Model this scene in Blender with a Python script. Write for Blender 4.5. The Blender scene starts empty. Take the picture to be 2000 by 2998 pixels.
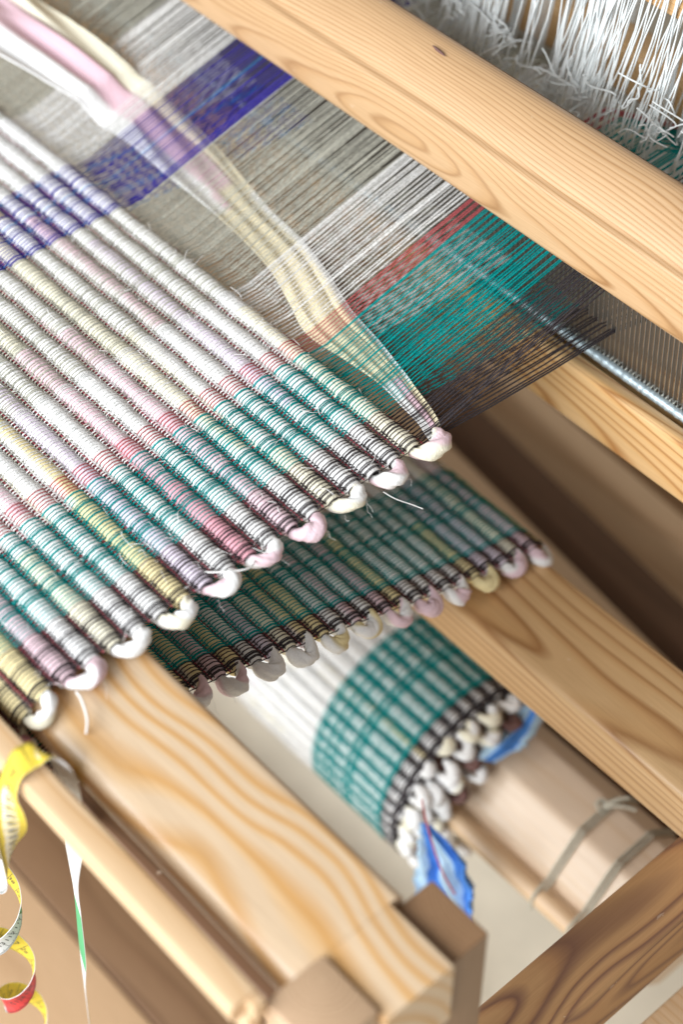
import bpy, bmesh, math, random
import numpy as np
from mathutils import Vector, Matrix

random.seed(7); rng = np.random.default_rng(7)
SC = bpy.context.scene
COL = SC.collection

# ------------------------------------------------------------ camera, world, lamps
cam = bpy.data.cameras.new('camera')
cam_o = bpy.data.objects.new('camera', cam); COL.objects.link(cam_o)
PITCH, YAW = math.radians(48.07), math.radians(-48.41)
cam_o.location = (0.603, -0.630, 0.900)
cam_o.rotation_euler = (math.radians(90) - PITCH, 0, -YAW)
cam.sensor_fit = 'VERTICAL'; cam.sensor_height = 36.0; cam.sensor_width = 24.0
cam.lens = 36.0 * 5700 / 2998
cam.clip_start, cam.clip_end = 0.05, 50
cam.dof.use_dof = True; cam.dof.focus_distance = 1.262; cam.dof.aperture_fstop = 3.0
SC.camera = cam_o

w = bpy.data.worlds.new('World'); SC.world = w; w.use_nodes = True
bg = w.node_tree.nodes['Background']
bg.inputs[0].default_value = (1.0, 0.95, 0.88, 1); bg.inputs[1].default_value = 0.25

def area(name, loc, target, sx, sy, power, color):
    l = bpy.data.lights.new(name, 'AREA'); l.shape = 'RECTANGLE'; l.size, l.size_y = sx, sy
    l.energy = power; l.color = color
    o = bpy.data.objects.new(name, l); COL.objects.link(o); o.location = loc
    o.rotation_euler = (Vector(target) - Vector(loc)).to_track_quat('-Z', 'Y').to_euler()
    return o
area('window_light', (-0.35, -2.3, 1.25), (0, 0, -0.1), 2.4, 1.6, 102, (0.95, 0.98, 1.0))
area('side_window_light', (0.80, -2.1, 1.15), (0, 0, -0.2), 1.2, 1.3, 34, (0.95, 0.98, 1.0))

SC.view_settings.view_transform = 'Standard'; SC.view_settings.look = 'None'
SC.view_settings.exposure = 0.06; SC.view_settings.gamma = 1.0
SC.cycles.use_denoising = True
SC.cycles.max_bounces = 6

# ------------------------------------------------------------ helpers
def empty(name, label, cat, loc=(0, 0, 0), group=None):
    o = bpy.data.objects.new(name, None); COL.objects.link(o)
    o.empty_display_size = 0.02
    o.location = loc
    tag(o, label, cat, group); return o

def tag(o, label=None, cat=None, group=None, kind=None):
    if label: o['label'] = label
    if cat: o['category'] = cat
    if group: o['group'] = group
    if kind: o['kind'] = kind
    return o

def mesh_np(name, V, F, mats, smooth=True, mat_idx=None, cols=None):
    """V (n,3); F (m,4) or (m,3) int array or list of faces"""
    me = bpy.data.meshes.new(name)
    if isinstance(F, np.ndarray):
        m, k = F.shape
        me.vertices.add(len(V)); me.vertices.foreach_set('co', np.asarray(V, np.float32).ravel())
        me.loops.add(m * k); me.loops.foreach_set('vertex_index', F.astype(np.int32).ravel())
        me.polygons.add(m)
        me.polygons.foreach_set('loop_start', np.arange(0, m * k, k, dtype=np.int32))
        me.polygons.foreach_set('loop_total', np.full(m, k, np.int32))
    else:
        me.from_pydata([tuple(v) for v in V], [], F)
        m = len(F)
    if not isinstance(mats, (list, tuple)): mats = [mats]
    for mt in mats: me.materials.append(mt)
    if mat_idx is not None: me.polygons.foreach_set('material_index', np.asarray(mat_idx, np.int32))
    me.polygons.foreach_set('use_smooth', np.full(m, smooth, bool))
    if cols is not None:
        a = me.color_attributes.new('Col', 'FLOAT_COLOR', 'POINT')
        c4 = np.ones((len(V), 4), np.float32); c4[:, :3] = cols
        a.data.foreach_set('color', c4.ravel())
    me.update(calc_edges=True); me.validate()
    return me

def obj(name, me, parent=None, label=None, kind=None):
    o = bpy.data.objects.new(name, me); COL.objects.link(o)
    if parent is not None:
        o.parent = parent
        root = parent
        o.matrix_parent_inverse = Matrix.Translation(-world_loc(parent))
    if label: o['label'] = label
    if kind: o['kind'] = kind
    return o

def world_loc(o):
    v = Vector(o.location)
    return v   # parents below an Empty are meshes at the world origin

def grid_faces(n, m, close_m=True):
    """faces for n rings of m points"""
    i = np.arange(n - 1)[:, None]; j = np.arange(m if close_m else m - 1)[None, :]
    j2 = (j + 1) % m
    a = i * m + j; b = i * m + j2; c = (i + 1) * m + j2; d = (i + 1) * m + j
    return np.stack([a, b, c, d], -1).reshape(-1, 4)

def frames(P):
    T = np.gradient(P, axis=0); T /= np.linalg.norm(T, axis=1)[:, None] + 1e-12
    ref = np.array([0, 0, 1.0])
    if abs(T[:, 2]).mean() > 0.8: ref = np.array([0.3, 1.0, 0])
    A = np.cross(ref, T); A /= np.linalg.norm(A, axis=1)[:, None] + 1e-9
    B = np.cross(T, A)
    return T, A, B

def tube_geo(P, r, n=5, caps=False):
    P = np.asarray(P, float); T, A, B = frames(P)
    r = np.broadcast_to(np.asarray(r, float), (len(P),))
    th = np.linspace(0, 2 * np.pi, n, endpoint=False)
    V = P[:, None, :] + r[:, None, None] * (np.cos(th)[None, :, None] * A[:, None, :] + np.sin(th)[None, :, None] * B[:, None, :])
    return V.reshape(-1, 3), grid_faces(len(P), n)

def join_geo(L):
    Vs, Fs, k = [], [], 0
    for V, F in L:
        Vs.append(V); Fs.append(F + k); k += len(V)
    return np.concatenate(Vs), np.concatenate(Fs)

def catmull(P, n=8):
    P = np.asarray(P, float); Q = np.vstack([2 * P[0] - P[1], P, 2 * P[-1] - P[-2]])
    out = []
    t = np.linspace(0, 1, n, endpoint=False)[:, None]
    for i in range(1, len(Q) - 2):
        p0, p1, p2, p3 = Q[i - 1], Q[i], Q[i + 1], Q[i + 2]
        out.append(0.5 * (2 * p1 + (p2 - p0) * t + (2 * p0 - 5 * p1 + 4 * p2 - p3) * t ** 2 + (3 * p1 - p0 - 3 * p2 + p3) * t ** 3))
    out.append(P[-1:]); return np.concatenate(out)

def prism_x(prof, x0, x1, mat, bevel=0.0, name='beam', seg=2):
    """closed profile of (y, z) points swept along x"""
    bm = bmesh.new(); a = [bm.verts.new((x0, p[0], p[1])) for p in prof]; b = [bm.verts.new((x1, p[0], p[1])) for p in prof]
    n = len(prof)
    for i in range(n):
        bm.faces.new((a[i], a[(i + 1) % n], b[(i + 1) % n], b[i]))
    bm.faces.new(a[::-1]); bm.faces.new(b)
    bmesh.ops.recalc_face_normals(bm, faces=bm.faces)
    if bevel > 0:
        bmesh.ops.bevel(bm, geom=list(bm.edges), offset=bevel, segments=seg, affect='EDGES', profile=0.5, clamp_overlap=True)
    me = bpy.data.meshes.new(name); bm.to_mesh(me); bm.free(); me.materials.append(mat)
    me.polygons.foreach_set('use_smooth', np.full(len(me.polygons), False))
    return me

def box(lo, hi, mat, bevel=0.002, name='box', seg=3):
    (x0, y0, z0), (x1, y1, z1) = lo, hi
    return smooth_bev(prism_x([(y0, z0), (y1, z0), (y1, z1), (y0, z1)], x0, x1, mat, bevel, name, seg))

def smooth_bev(me):
    me.polygons.foreach_set('use_smooth', np.full(len(me.polygons), True))
    try: me.set_sharp_from_angle(angle=math.radians(28))
    except Exception: pass
    return me

def rounded(prof_pts, radii, n=6):
    """round polygon corners in 2D"""
    out = []; N = len(prof_pts)
    for i in range(N):
        p = np.array(prof_pts[i], float); a = np.array(prof_pts[i - 1], float); b = np.array(prof_pts[(i + 1) % N], float)
        r = radii[i]
        if r <= 0: out.append(tuple(p)); continue
        u = (a - p) / np.linalg.norm(a - p); v = (b - p) / np.linalg.norm(b - p)
        s, e = p + u * r, p + v * r
        for t in np.linspace(0, 1, n + 1):
            q = (1 - t) ** 2 * s + 2 * t * (1 - t) * p + t ** 2 * e
            out.append(tuple(q))
    return out

# ------------------------------------------------------------ materials
def new_mat(name):
    m = bpy.data.materials.new(name); m.use_nodes = True
    nt = m.node_tree; return m, nt, nt.nodes['Principled BSDF']

class NB:
    def __init__(s, nt): s.nt = nt
    def n(s, typ, **kw):
        nd = s.nt.nodes.new(typ)
        for k, v in kw.items(): setattr(nd, k, v)
        return nd
    def link(s, a, b): s.nt.links.new(a, b)
    def math(s, op, a, b=None, c=None):
        nd = s.n('ShaderNodeMath', operation=op)
        for i, v in enumerate((a, b, c)):
            if v is None: continue
            if isinstance(v, (int, float)): nd.inputs[i].default_value = v
            else: s.link(v, nd.inputs[i])
        return nd.outputs[0]
    def comb(s, x, y, z):
        nd = s.n('ShaderNodeCombineXYZ')
        for i, v in enumerate((x, y, z)):
            if isinstance(v, (int, float)): nd.inputs[i].default_value = v
            else: s.link(v, nd.inputs[i])
        return nd.outputs[0]
    def noise(s, vec, scale=1.0, detail=2.0, rough=0.5):
        nd = s.n('ShaderNodeTexNoise'); nd.inputs['Scale'].default_value = scale
        nd.inputs['Detail'].default_value = detail; nd.inputs['Roughness'].default_value = rough
        s.link(vec, nd.inputs['Vector']); return nd.outputs['Fac']
    def ramp(s, fac, stops, interp='LINEAR'):
        nd = s.n('ShaderNodeValToRGB'); cr = nd.color_ramp; cr.interpolation = interp
        while len(cr.elements) < len(stops): cr.elements.new(0.5)
        for e, (p, c) in zip(cr.elements, stops): e.position = p; e.color = (*c, 1)
        s.link(fac, nd.inputs[0]); return nd.outputs[0]
    def mix(s, fac, a, b, mode='MIX'):
        nd = s.n('ShaderNodeMix', data_type='RGBA', blend_type=mode)
        for i, v in ((0, fac), (6, a), (7, b)):
            if isinstance(v, (int, float)): nd.inputs[i].default_value = v
            elif isinstance(v, tuple): nd.inputs[i].default_value = (*v, 1)
            else: s.link(v, nd.inputs[i])
        return nd.outputs[2]

def wood(name, axis='X', pith=(0.0, -0.06), spacing=0.006, tilt=(0.0, 0.03), light=(0.74, 0.53, 0.31), mid=(0.68, 0.44, 0.22),
         dark=(0.50, 0.27, 0.11), warp=0.010, rough=0.36, fibre=0.10, sharp=0.80, seed=0.0, coat=0.15, patch=0.25, wavey=2.2):
    m, nt, P = new_mat(name); b = NB(nt)
    tc = b.n('ShaderNodeTexCoord'); sp = b.n('ShaderNodeSeparateXYZ'); b.link(tc.outputs['Object'], sp.inputs[0])
    ax = {'X': (0, 1, 2), 'Y': (1, 0, 2), 'Z': (2, 0, 1)}[axis]
    g, p, q = (sp.outputs[i] for i in ax)
    gs = b.math('ADD', g, seed)
    v1 = b.comb(b.math('MULTIPLY', gs, wavey), b.math('MULTIPLY', p, 7.0), b.math('MULTIPLY', q, 7.0))
    n1 = b.math('SUBTRACT', b.noise(v1, 1.6, 1.0), 0.5)
    v2 = b.comb(b.math('MULTIPLY', gs, 9.0), b.math('MULTIPLY', p, 30.0), b.math('MULTIPLY', q, 30.0))
    n2 = b.math('SUBTRACT', b.noise(v2, 1.0, 2.0), 0.5)
    dv = b.math('ADD', b.math('MULTIPLY', n1, warp * 2.6), b.math('MULTIPLY', n2, warp * 0.25))
    pp = b.math('ADD', b.math('ADD', b.math('SUBTRACT', p, pith[0]), b.math('MULTIPLY', g, tilt[0])), dv)
    qq = b.math('ADD', b.math('ADD', b.math('SUBTRACT', q, pith[1]), b.math('MULTIPLY', g, tilt[1])), dv)
    r = b.math('SQRT', b.math('ADD', b.math('MULTIPLY', pp, pp), b.math('MULTIPLY', qq, qq)))
    rr = b.math('DIVIDE', r, spacing)
    vr = b.comb(b.math('MULTIPLY', rr, 0.35), 0.0, seed)
    rr = b.math('ADD', rr, b.math('MULTIPLY', b.noise(vr, 1.0, 1.0), 1.6))
    fr = b.math('FRACT', rr)
    col = b.ramp(fr, [(0.0, light), (sharp * 0.6, light), (sharp, mid), (min(0.97, sharp + 0.14), dark), (1.0, light)])
    # rings fade in and out
    vp = b.comb(b.math('MULTIPLY', gs, 3.0), b.math('MULTIPLY', p, 22.0), b.math('MULTIPLY', q, 22.0))
    pn = b.noise(vp, 1.0, 2.0)
    fade = b.n('ShaderNodeMapRange'); fade.inputs[1].default_value = 0.40; fade.inputs[2].default_value = 0.68
    fade.inputs[3].default_value = 0.0; fade.inputs[4].default_value = patch * 2.4
    b.link(pn, fade.inputs[0]); col = b.mix(fade.outputs[0], col, light)
    # fibres
    vf = b.comb(b.math('MULTIPLY', gs, 26.0), b.math('MULTIPLY', p, 900.0), b.math('MULTIPLY', q, 900.0))
    fb = b.noise(vf, 1.0, 2.0, 0.6)
    col = b.mix(fibre * 4.0 if fibre < .25 else 1.0, col, b.ramp(fb, [(0.3, (0.72, 0.66, 0.60)), (0.62, (1, 1, 1))]), 'MULTIPLY')
    big = b.noise(b.comb(b.math('MULTIPLY', gs, 2.0), b.math('MULTIPLY', p, 9.0), b.math('MULTIPLY', q, 9.0)), 1.0, 2.0)
    col = b.mix(0.55, col, b.ramp(big, [(0.3, (0.90, 0.86, 0.80)), (0.7, (1.05, 1.04, 1.05))]), 'MULTIPLY')
    # handling scuffs
    sc = b.noise(b.comb(b.math('MULTIPLY', gs, 60.0), b.math('MULTIPLY', p, 120.0), b.math('MULTIPLY', q, 120.0)), 1.0, 3.0, 0.7)
    col = b.mix(b.math('MULTIPLY', b.math('GREATER_THAN', sc, 0.72), 0.22), col, (0.86, 0.76, 0.62))
    b.link(col, P.inputs['Base Color'])
    rv = b.n('ShaderNodeMapRange'); rv.inputs[3].default_value = rough - 0.07; rv.inputs[4].default_value = rough + 0.16
    b.link(big, rv.inputs[0]); b.link(rv.outputs[0], P.inputs['Roughness'])
    P.inputs['Coat Weight'].default_value = coat; P.inputs['Coat Roughness'].default_value = 0.22
    bp = b.n('ShaderNodeBump'); bp.inputs['Strength'].default_value = 0.12; bp.inputs['Distance'].default_value = 0.0006
    hh = b.math('SUBTRACT', fb, b.math('MULTIPLY', fr, 0.6)); b.link(hh, bp.inputs['Height']); b.link(bp.outputs[0], P.inputs['Normal'])
    return m

def plain(name, color, rough=0.8, metal=0.0, var=0.12, scale=300, sheen=0.0, bump=0.0):
    m, nt, P = new_mat(name); b = NB(nt)
    tc = b.n('ShaderNodeTexCoord')
    nz = b.noise(tc.outputs['Object'], scale, 3.0, 0.6)
    lo = tuple(c * (1 - var) for c in color); hi = tuple(min(1, c * (1 + var)) for c in color)
    b.link(b.ramp(nz, [(0.3, lo), (0.7, hi)]), P.inputs['Base Color'])
    P.inputs['Roughness'].default_value = rough; P.inputs['Metallic'].default_value = metal
    if sheen: P.inputs['Sheen Weight'].default_value = sheen; P.inputs['Sheen Roughness'].default_value = 0.5
    if bump:
        bp = b.n('ShaderNodeBump'); bp.inputs['Strength'].default_value = bump; bp.inputs['Distance'].default_value = 0.0005
        b.link(nz, bp.inputs['Height']); b.link(bp.outputs[0], P.inputs['Normal'])
    return m

def rag_mat(name):
    m, nt, P = new_mat(name); b = NB(nt)
    at = b.n('ShaderNodeVertexColor'); at.layer_name = 'Col'
    tc = b.n('ShaderNodeTexCoord'); sp = b.n('ShaderNodeSeparateXYZ'); b.link(tc.outputs['Object'], sp.inputs[0])
    n1 = b.noise(tc.outputs['Object'], 900, 3.0, 0.65)
    v2 = b.comb(b.math('MULTIPLY', sp.outputs[0], 25.0), b.math('MULTIPLY', sp.outputs[1], 420.0), b.math('MULTIPLY', sp.outputs[2], 420.0))
    n2 = b.noise(v2, 1.0, 3.0, 0.6)
    col = b.mix(1.0, at.outputs[0], b.ramp(n1, [(0.3, (0.90, 0.90, 0.90)), (0.7, (1.03, 1.03, 1.03))]), 'MULTIPLY')
    b.link(col, P.inputs['Base Color'])
    P.inputs['Roughness'].default_value = 0.92; P.inputs['Sheen Weight'].default_value = 0.08
    P.inputs['Specular IOR Level'].default_value = 0.2
    bp = b.n('ShaderNodeBump'); bp.inputs['Strength'].default_value = 0.55; bp.inputs['Distance'].default_value = 0.0012
    b.link(b.math('ADD', b.math('MULTIPLY', n2, 1.0), b.math('MULTIPLY', n1, 0.35)), bp.inputs['Height'])
    b.link(bp.outputs[0], P.inputs['Normal'])
    return m

def thread_mat(name, c, var=0.35):
    """ply look: fine diagonal light and dark along the thread"""
    m, nt, P = new_mat(name); b = NB(nt)
    tc = b.n('ShaderNodeTexCoord'); sp = b.n('ShaderNodeSeparateXYZ'); b.link(tc.outputs['Object'], sp.inputs[0])
    nz = b.noise(b.comb(b.math('MULTIPLY', sp.outputs[0], 1400.0), b.math('MULTIPLY', sp.outputs[1], 700.0), b.math('MULTIPLY', sp.outputs[2], 900.0)), 1.0, 2.0)
    ob = b.n('ShaderNodeObjectInfo')
    k = b.math('ADD', 0.86, b.math('MULTIPLY', ob.outputs['Random'], 0.28))
    col = b.ramp(nz, [(0.32, tuple(v * (1 - var) for v in c)), (0.68, tuple(min(1, v * (1 + var)) for v in c))])
    kk = b.comb(k, k, k)
    b.link(b.mix(1.0, col, kk, 'MULTIPLY'), P.inputs['Base Color'])
    P.inputs['Roughness'].default_value = 0.85
    P.inputs['Specular IOR Level'].default_value = 0.10
    return m

M = {}
M['beam'] = wood('pine_breast_beam', 'X', pith=(-0.352, -0.075), spacing=0.0118, tilt=(-0.035, 0.035), light=(0.74, 0.565, 0.385), mid=(0.74, 0.50, 0.27), dark=(0.65, 0.36, 0.125), warp=0.012, sharp=0.45, wavey=4.5, seed=1.3, patch=0.10, coat=0.35)
M['bar'] = wood('pine_front_bar', 'X', pith=(-0.40, -0.10), spacing=0.006, tilt=(0.0, 0.02), light=(0.75, 0.54, 0.335), mid=(0.72, 0.49, 0.28), dark=(0.64, 0.40, 0.20), warp=0.006, seed=4.1, patch=0.4)
M['knee'] = wood('pine_knee_beam', 'X', pith=(0.052, -0.262), spacing=0.0062, tilt=(-0.02, 0.03), light=(0.66, 0.435, 0.225), mid=(0.58, 0.345, 0.155), dark=(0.36, 0.175, 0.065), warp=0.007, seed=2.2, patch=0.1, sharp=0.7)
M['cap'] = wood('pine_hand_rail', 'X', pith=(0.05, 0.075), spacing=0.0027, tilt=(0.012, 0.02), light=(0.63, 0.415, 0.230), mid=(0.56, 0.335, 0.16), dark=(0.35, 0.175, 0.065), warp=0.012, seed=3.7, patch=0.16, sharp=0.70, coat=0.06, rough=0.44)
M['sley'] = wood('pine_sley', 'X', pith=(0.20, -0.09), spacing=0.0058, tilt=(-0.055, 0.03), light=(0.72, 0.47, 0.23), mid=(0.68, 0.41, 0.17), dark=(0.44, 0.20, 0.06), warp=0.014, seed=5.5, patch=0.02, sharp=0.6)
M['post'] = wood('shaded_pine_post', 'Z', pith=(0.25, -0.20), spacing=0.0024, tilt=(0.01, 0.01), light=(0.33, 0.195, 0.105), mid=(0.28, 0.16, 0.082), dark=(0.17, 0.09, 0.042), warp=0.005, seed=6.2, patch=0.3)  # shade on the rear tine and web put into a darker wood colour
M['tine'] = wood('lit_post_tine', 'Z', pith=(0.23, -0.31), spacing=0.0024, tilt=(0.01, 0.01), light=(0.58, 0.405, 0.265), mid=(0.50, 0.335, 0.21), dark=(0.36, 0.22, 0.125), warp=0.005, seed=6.9, patch=0.3)  # same post, window light on the front tine put into a lighter colour
M['rail'] = wood('dark_heartwood_rail', 'Y', pith=(0.225, -0.285), spacing=0.0095, tilt=(-0.05, 0.09), light=(0.50, 0.285, 0.13), mid=(0.42, 0.22, 0.10), dark=(0.19, 0.09, 0.06), warp=0.013, seed=7.9, patch=0.06, sharp=0.45, rough=0.42, wavey=3.4)
M['cbeam'] = wood('pine_cloth_beam', 'X', pith=(0.05, -0.6), spacing=0.006, tilt=(0.0, 0.01), light=(0.86, 0.70, 0.54), mid=(0.84, 0.67, 0.50), dark=(0.78, 0.58, 0.38), warp=0.004, seed=8.4, patch=0.4)
M['rod'] = wood('beech_rod', 'X', pith=(-0.1, -0.5), spacing=0.005, light=(0.78, 0.58, 0.38), mid=(0.75, 0.54, 0.34), dark=(0.68, 0.45, 0.26), warp=0.003, seed=9.4, patch=0.4)
M['shaft'] = wood('pine_heddle_shaft', 'X', pith=(0.33, -0.05), spacing=0.004, tilt=(0.0, 0.03), light=(0.72, 0.48, 0.25), mid=(0.68, 0.42, 0.19), dark=(0.52, 0.28, 0.10), warp=0.005, seed=3.1)
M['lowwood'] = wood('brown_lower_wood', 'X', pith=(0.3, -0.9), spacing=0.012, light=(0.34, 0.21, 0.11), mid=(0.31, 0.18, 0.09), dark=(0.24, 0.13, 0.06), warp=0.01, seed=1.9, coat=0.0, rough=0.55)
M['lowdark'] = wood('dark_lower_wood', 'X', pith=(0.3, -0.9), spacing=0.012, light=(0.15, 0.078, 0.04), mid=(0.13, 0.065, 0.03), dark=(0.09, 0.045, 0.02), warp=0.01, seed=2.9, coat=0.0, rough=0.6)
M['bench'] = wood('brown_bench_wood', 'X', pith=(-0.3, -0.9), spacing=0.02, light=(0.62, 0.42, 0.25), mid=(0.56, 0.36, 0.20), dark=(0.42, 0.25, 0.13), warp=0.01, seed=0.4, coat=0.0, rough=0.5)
M['palewood'] = wood('pale_lamm_wood', 'X', pith=(0.3, -0.9), spacing=0.015, light=(0.78, 0.55, 0.34), mid=(0.72, 0.48, 0.28), dark=(0.56, 0.34, 0.18), warp=0.01, seed=5.9, coat=0.0, rough=0.55)  # light tone makes up for the low light under the sley
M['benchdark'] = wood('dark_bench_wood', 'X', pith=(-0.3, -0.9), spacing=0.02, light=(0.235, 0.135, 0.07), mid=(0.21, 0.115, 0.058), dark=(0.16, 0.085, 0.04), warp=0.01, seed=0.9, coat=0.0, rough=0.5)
M['floor'] = plain('pale_linoleum', (0.78, 0.71, 0.57), 0.5, var=0.06, scale=25)
M['rag'] = rag_mat('cotton_rag_strip')
TH = {'black': (0.050, 0.042, 0.046), 'teal': (0.002, 0.265, 0.262), 'red': (0.45, 0.095, 0.105), 'white': (0.80, 0.80, 0.76), 'grey': (0.47, 0.465, 0.40),
      'indigo': (0.055, 0.044, 0.30), 'blue': (0.02, 0.20, 0.55)}
for k, c in TH.items(): M['t_' + k] = thread_mat(k + '_warp_cotton', c)
M['bind'] = thread_mat('crimson_binding_thread', (0.42, 0.085, 0.11), 0.4)
M['fray'] = plain('white_fray', (0.86, 0.85, 0.84), 0.9, var=0.05)
M['steel'] = plain('galvanised_steel', (0.55, 0.66, 0.72), 0.50, 0.65, var=0.25, scale=420, bump=0.3)
M['wire'] = plain('reed_steel', (0.34, 0.33, 0.31), 0.42, 0.7, var=0.15)
M['rbind'] = plain('tarred_reed_binding', (0.33, 0.33, 0.29), 0.6, 0.2, var=0.4, scale=700)
M['heddle'] = plain('white_heddle_cord', (0.78, 0.82, 0.83), 0.8, var=0.10, scale=900, sheen=0.2, bump=0.4)
M['cord'] = plain('grey_linen_cord', (0.52, 0.49, 0.40), 0.9, var=0.3, scale=900, bump=0.8)
M['twhite'] = plain('tape_white', (0.82, 0.83, 0.84), 0.62, var=0.03)
M['tyellow'] = plain('tape_yellow', (0.78, 0.60, 0.06), 0.65, var=0.04)
M['tred'] = plain('tape_red', (0.74, 0.05, 0.05), 0.45, var=0.04)
M['tgreen'] = plain('tape_green', (0.05, 0.46, 0.19), 0.45, var=0.04)
M['ink'] = plain('tape_ink', (0.03, 0.03, 0.035), 0.5)
M['blue'] = plain('blue_rag', (0.07, 0.24, 0.66), 0.8, var=0.2, scale=60)
M['lblue'] = plain('pale_blue_rag', (0.46, 0.66, 0.84), 0.8, var=0.15, scale=60)
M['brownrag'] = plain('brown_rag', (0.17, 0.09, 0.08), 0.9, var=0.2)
M['iron'] = plain('bolt_steel', (0.55, 0.58, 0.60), 0.35, 0.9)
# dark knot in the hand rail

# ------------------------------------------------------------ setting
def sheet(name, lo, hi, z, mat):
    me = mesh_np(name, np.array([(lo[0], lo[1], z), (hi[0], lo[1], z), (hi[0], hi[1], z), (lo[0], hi[1], z)]), np.array([[0, 1, 2, 3]]), mat, False)
    return obj(name, me)
FZ = -0.75
fl = sheet('floor', (-4, -4), (4, 4), FZ, M['floor']); fl['kind'] = 'structure'; fl['label'] = 'pale beige linoleum floor under the loom'

# ------------------------------------------------------------ loom frame
loom = empty('floor_loom', 'large pine floor loom frame with breast beam, knee beam and slotted corner post', 'loom', (0.24, -0.28, FZ))
# breast beam
bp = rounded([(-0.3255, -0.0305), (-0.290, -0.072), (-0.2435, -0.072), (-0.2435, -0.0125), (-0.3255, -0.0125)], [0.004, 0.006, 0.006, 0.007, 0.017], 7)
obj('breast_beam', smooth_bev(prism_x(bp, -1.2, 0.2172, M['beam'], 0, 'breast_beam')), loom)
bt = rounded([(-0.3005, -0.0715), (-0.2525, -0.0715), (-0.2525, -0.0125), (-0.3005, -0.0125)], [0.002] * 4, 3)
obj('beam_tenon', smooth_bev(prism_x(bt, 0.2174, 0.2664, M['beam'], 0, 'beam_tenon')), loom)
# front bar, its hidden rear flange added to block light from the gap
fb = rounded([(-0.360, -0.0155), (-0.349, -0.0155), (-0.349, -0.046), (-0.3415, -0.046), (-0.3415, 0.0), (-0.360, 0.0)], [0.003, 0, 0.001, 0.001, 0.003, 0.004], 4)
obj('front_bar', smooth_bev(prism_x(fb, -1.2, 0.214, M['bar'], 0, 'front_bar')), loom)
obj('bar_tenon', box((0.2135, -0.351, -0.0145), (0.222, -0.3425, -0.001), M['bar'], 0.0012), loom)
obj('gap_shade_board', box((-1.2, -0.312, -0.106), (0.21, -0.262, -0.0935), M['lowdark'], 0.002), loom)  # dark board added under the beam to darken the gap by the bar
# corner post, forked round the beam
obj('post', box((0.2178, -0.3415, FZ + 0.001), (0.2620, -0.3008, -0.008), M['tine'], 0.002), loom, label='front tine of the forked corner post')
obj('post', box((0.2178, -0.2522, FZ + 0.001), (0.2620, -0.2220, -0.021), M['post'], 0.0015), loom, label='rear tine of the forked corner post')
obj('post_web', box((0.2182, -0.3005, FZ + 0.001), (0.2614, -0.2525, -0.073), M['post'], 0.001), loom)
# side rail and knee beam
obj('side_rail', box((0.2100, -0.2215, -0.315), (0.2550, 0.62, -0.2515), M['rail'], 0.0022), loom)
kp = rounded([(0.030, -0.2505), (0.112, -0.2505), (0.112, -0.2065), (0.030, -0.2065)], [0.003, 0.003, 0.005, 0.010], 5)
obj('knee_beam', smooth_bev(prism_x(kp, -1.2, 0.30, M['knee'], 0, 'knee_beam')), loom)
obj('outer_rail', box((0.262, -0.35, -0.400), (0.360, 0.40, -0.345), M['bar'], 0.003), loom)

# lower crossbars in the dark under the sley
def tilted_bar(name, c, length, hy, hz, roll, tiltx, mat, label, cat, group=None, tz=0):
    me = box((-length / 2, -hy, -hz), (length / 2, hy, hz), mat, 0.004, name)
    o = obj(name, me); o.location = c; o.rotation_euler = (roll, tiltx, tz); tag(o, label, cat, group); return o
RZ = math.radians(-7.0)
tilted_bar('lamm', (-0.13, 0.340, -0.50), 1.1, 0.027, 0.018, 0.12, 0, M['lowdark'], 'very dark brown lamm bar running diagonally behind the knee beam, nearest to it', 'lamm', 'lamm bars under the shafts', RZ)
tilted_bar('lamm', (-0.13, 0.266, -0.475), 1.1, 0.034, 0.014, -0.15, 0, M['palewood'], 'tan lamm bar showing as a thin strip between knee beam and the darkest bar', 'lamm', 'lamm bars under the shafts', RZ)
tilted_bar('treadle', (-0.12, 0.170, -0.515), 0.66, 0.040, 0.016, -0.1, 0, M['lowdark'], 'treadle board coloured dark for the shade between cloth beam and knee beam', 'treadle')  # board added for the shade there, carried by its dark wood colour
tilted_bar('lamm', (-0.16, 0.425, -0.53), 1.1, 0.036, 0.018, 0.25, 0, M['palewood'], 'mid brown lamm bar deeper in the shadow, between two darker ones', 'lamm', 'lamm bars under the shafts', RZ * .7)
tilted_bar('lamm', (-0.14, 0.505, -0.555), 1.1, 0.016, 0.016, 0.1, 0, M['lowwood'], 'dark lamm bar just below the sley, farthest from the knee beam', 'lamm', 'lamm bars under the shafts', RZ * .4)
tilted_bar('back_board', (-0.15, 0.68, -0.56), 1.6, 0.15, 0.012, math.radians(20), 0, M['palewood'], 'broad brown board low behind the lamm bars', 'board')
bolt = obj('bolt', mesh_np('bolt', *tube_geo(np.array([(0.158, 0.135, -0.262), (0.178, 0.150, -0.256), (0.2, 0.166, -0.25)]), 0.0045, 10), M['iron'])); tag(bolt, 'small steel bolt end beside the knee beam', 'bolt')

# bench planks at the weaver's side
bench = empty('foot_platform', 'low brown wooden platform of three boards below the front bar', 'platform', (-0.3, -0.15, FZ))
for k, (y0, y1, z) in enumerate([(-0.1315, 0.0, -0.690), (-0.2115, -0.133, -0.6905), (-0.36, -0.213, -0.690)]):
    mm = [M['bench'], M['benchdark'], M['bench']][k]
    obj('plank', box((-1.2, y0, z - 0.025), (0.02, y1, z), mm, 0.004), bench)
for xx in (-0.9, -0.06):
    obj('batten', box((xx, -0.35, FZ + 0.001), (xx + 0.05, -0.01, -0.7225), M['lowwood'], 0.003), bench)

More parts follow.
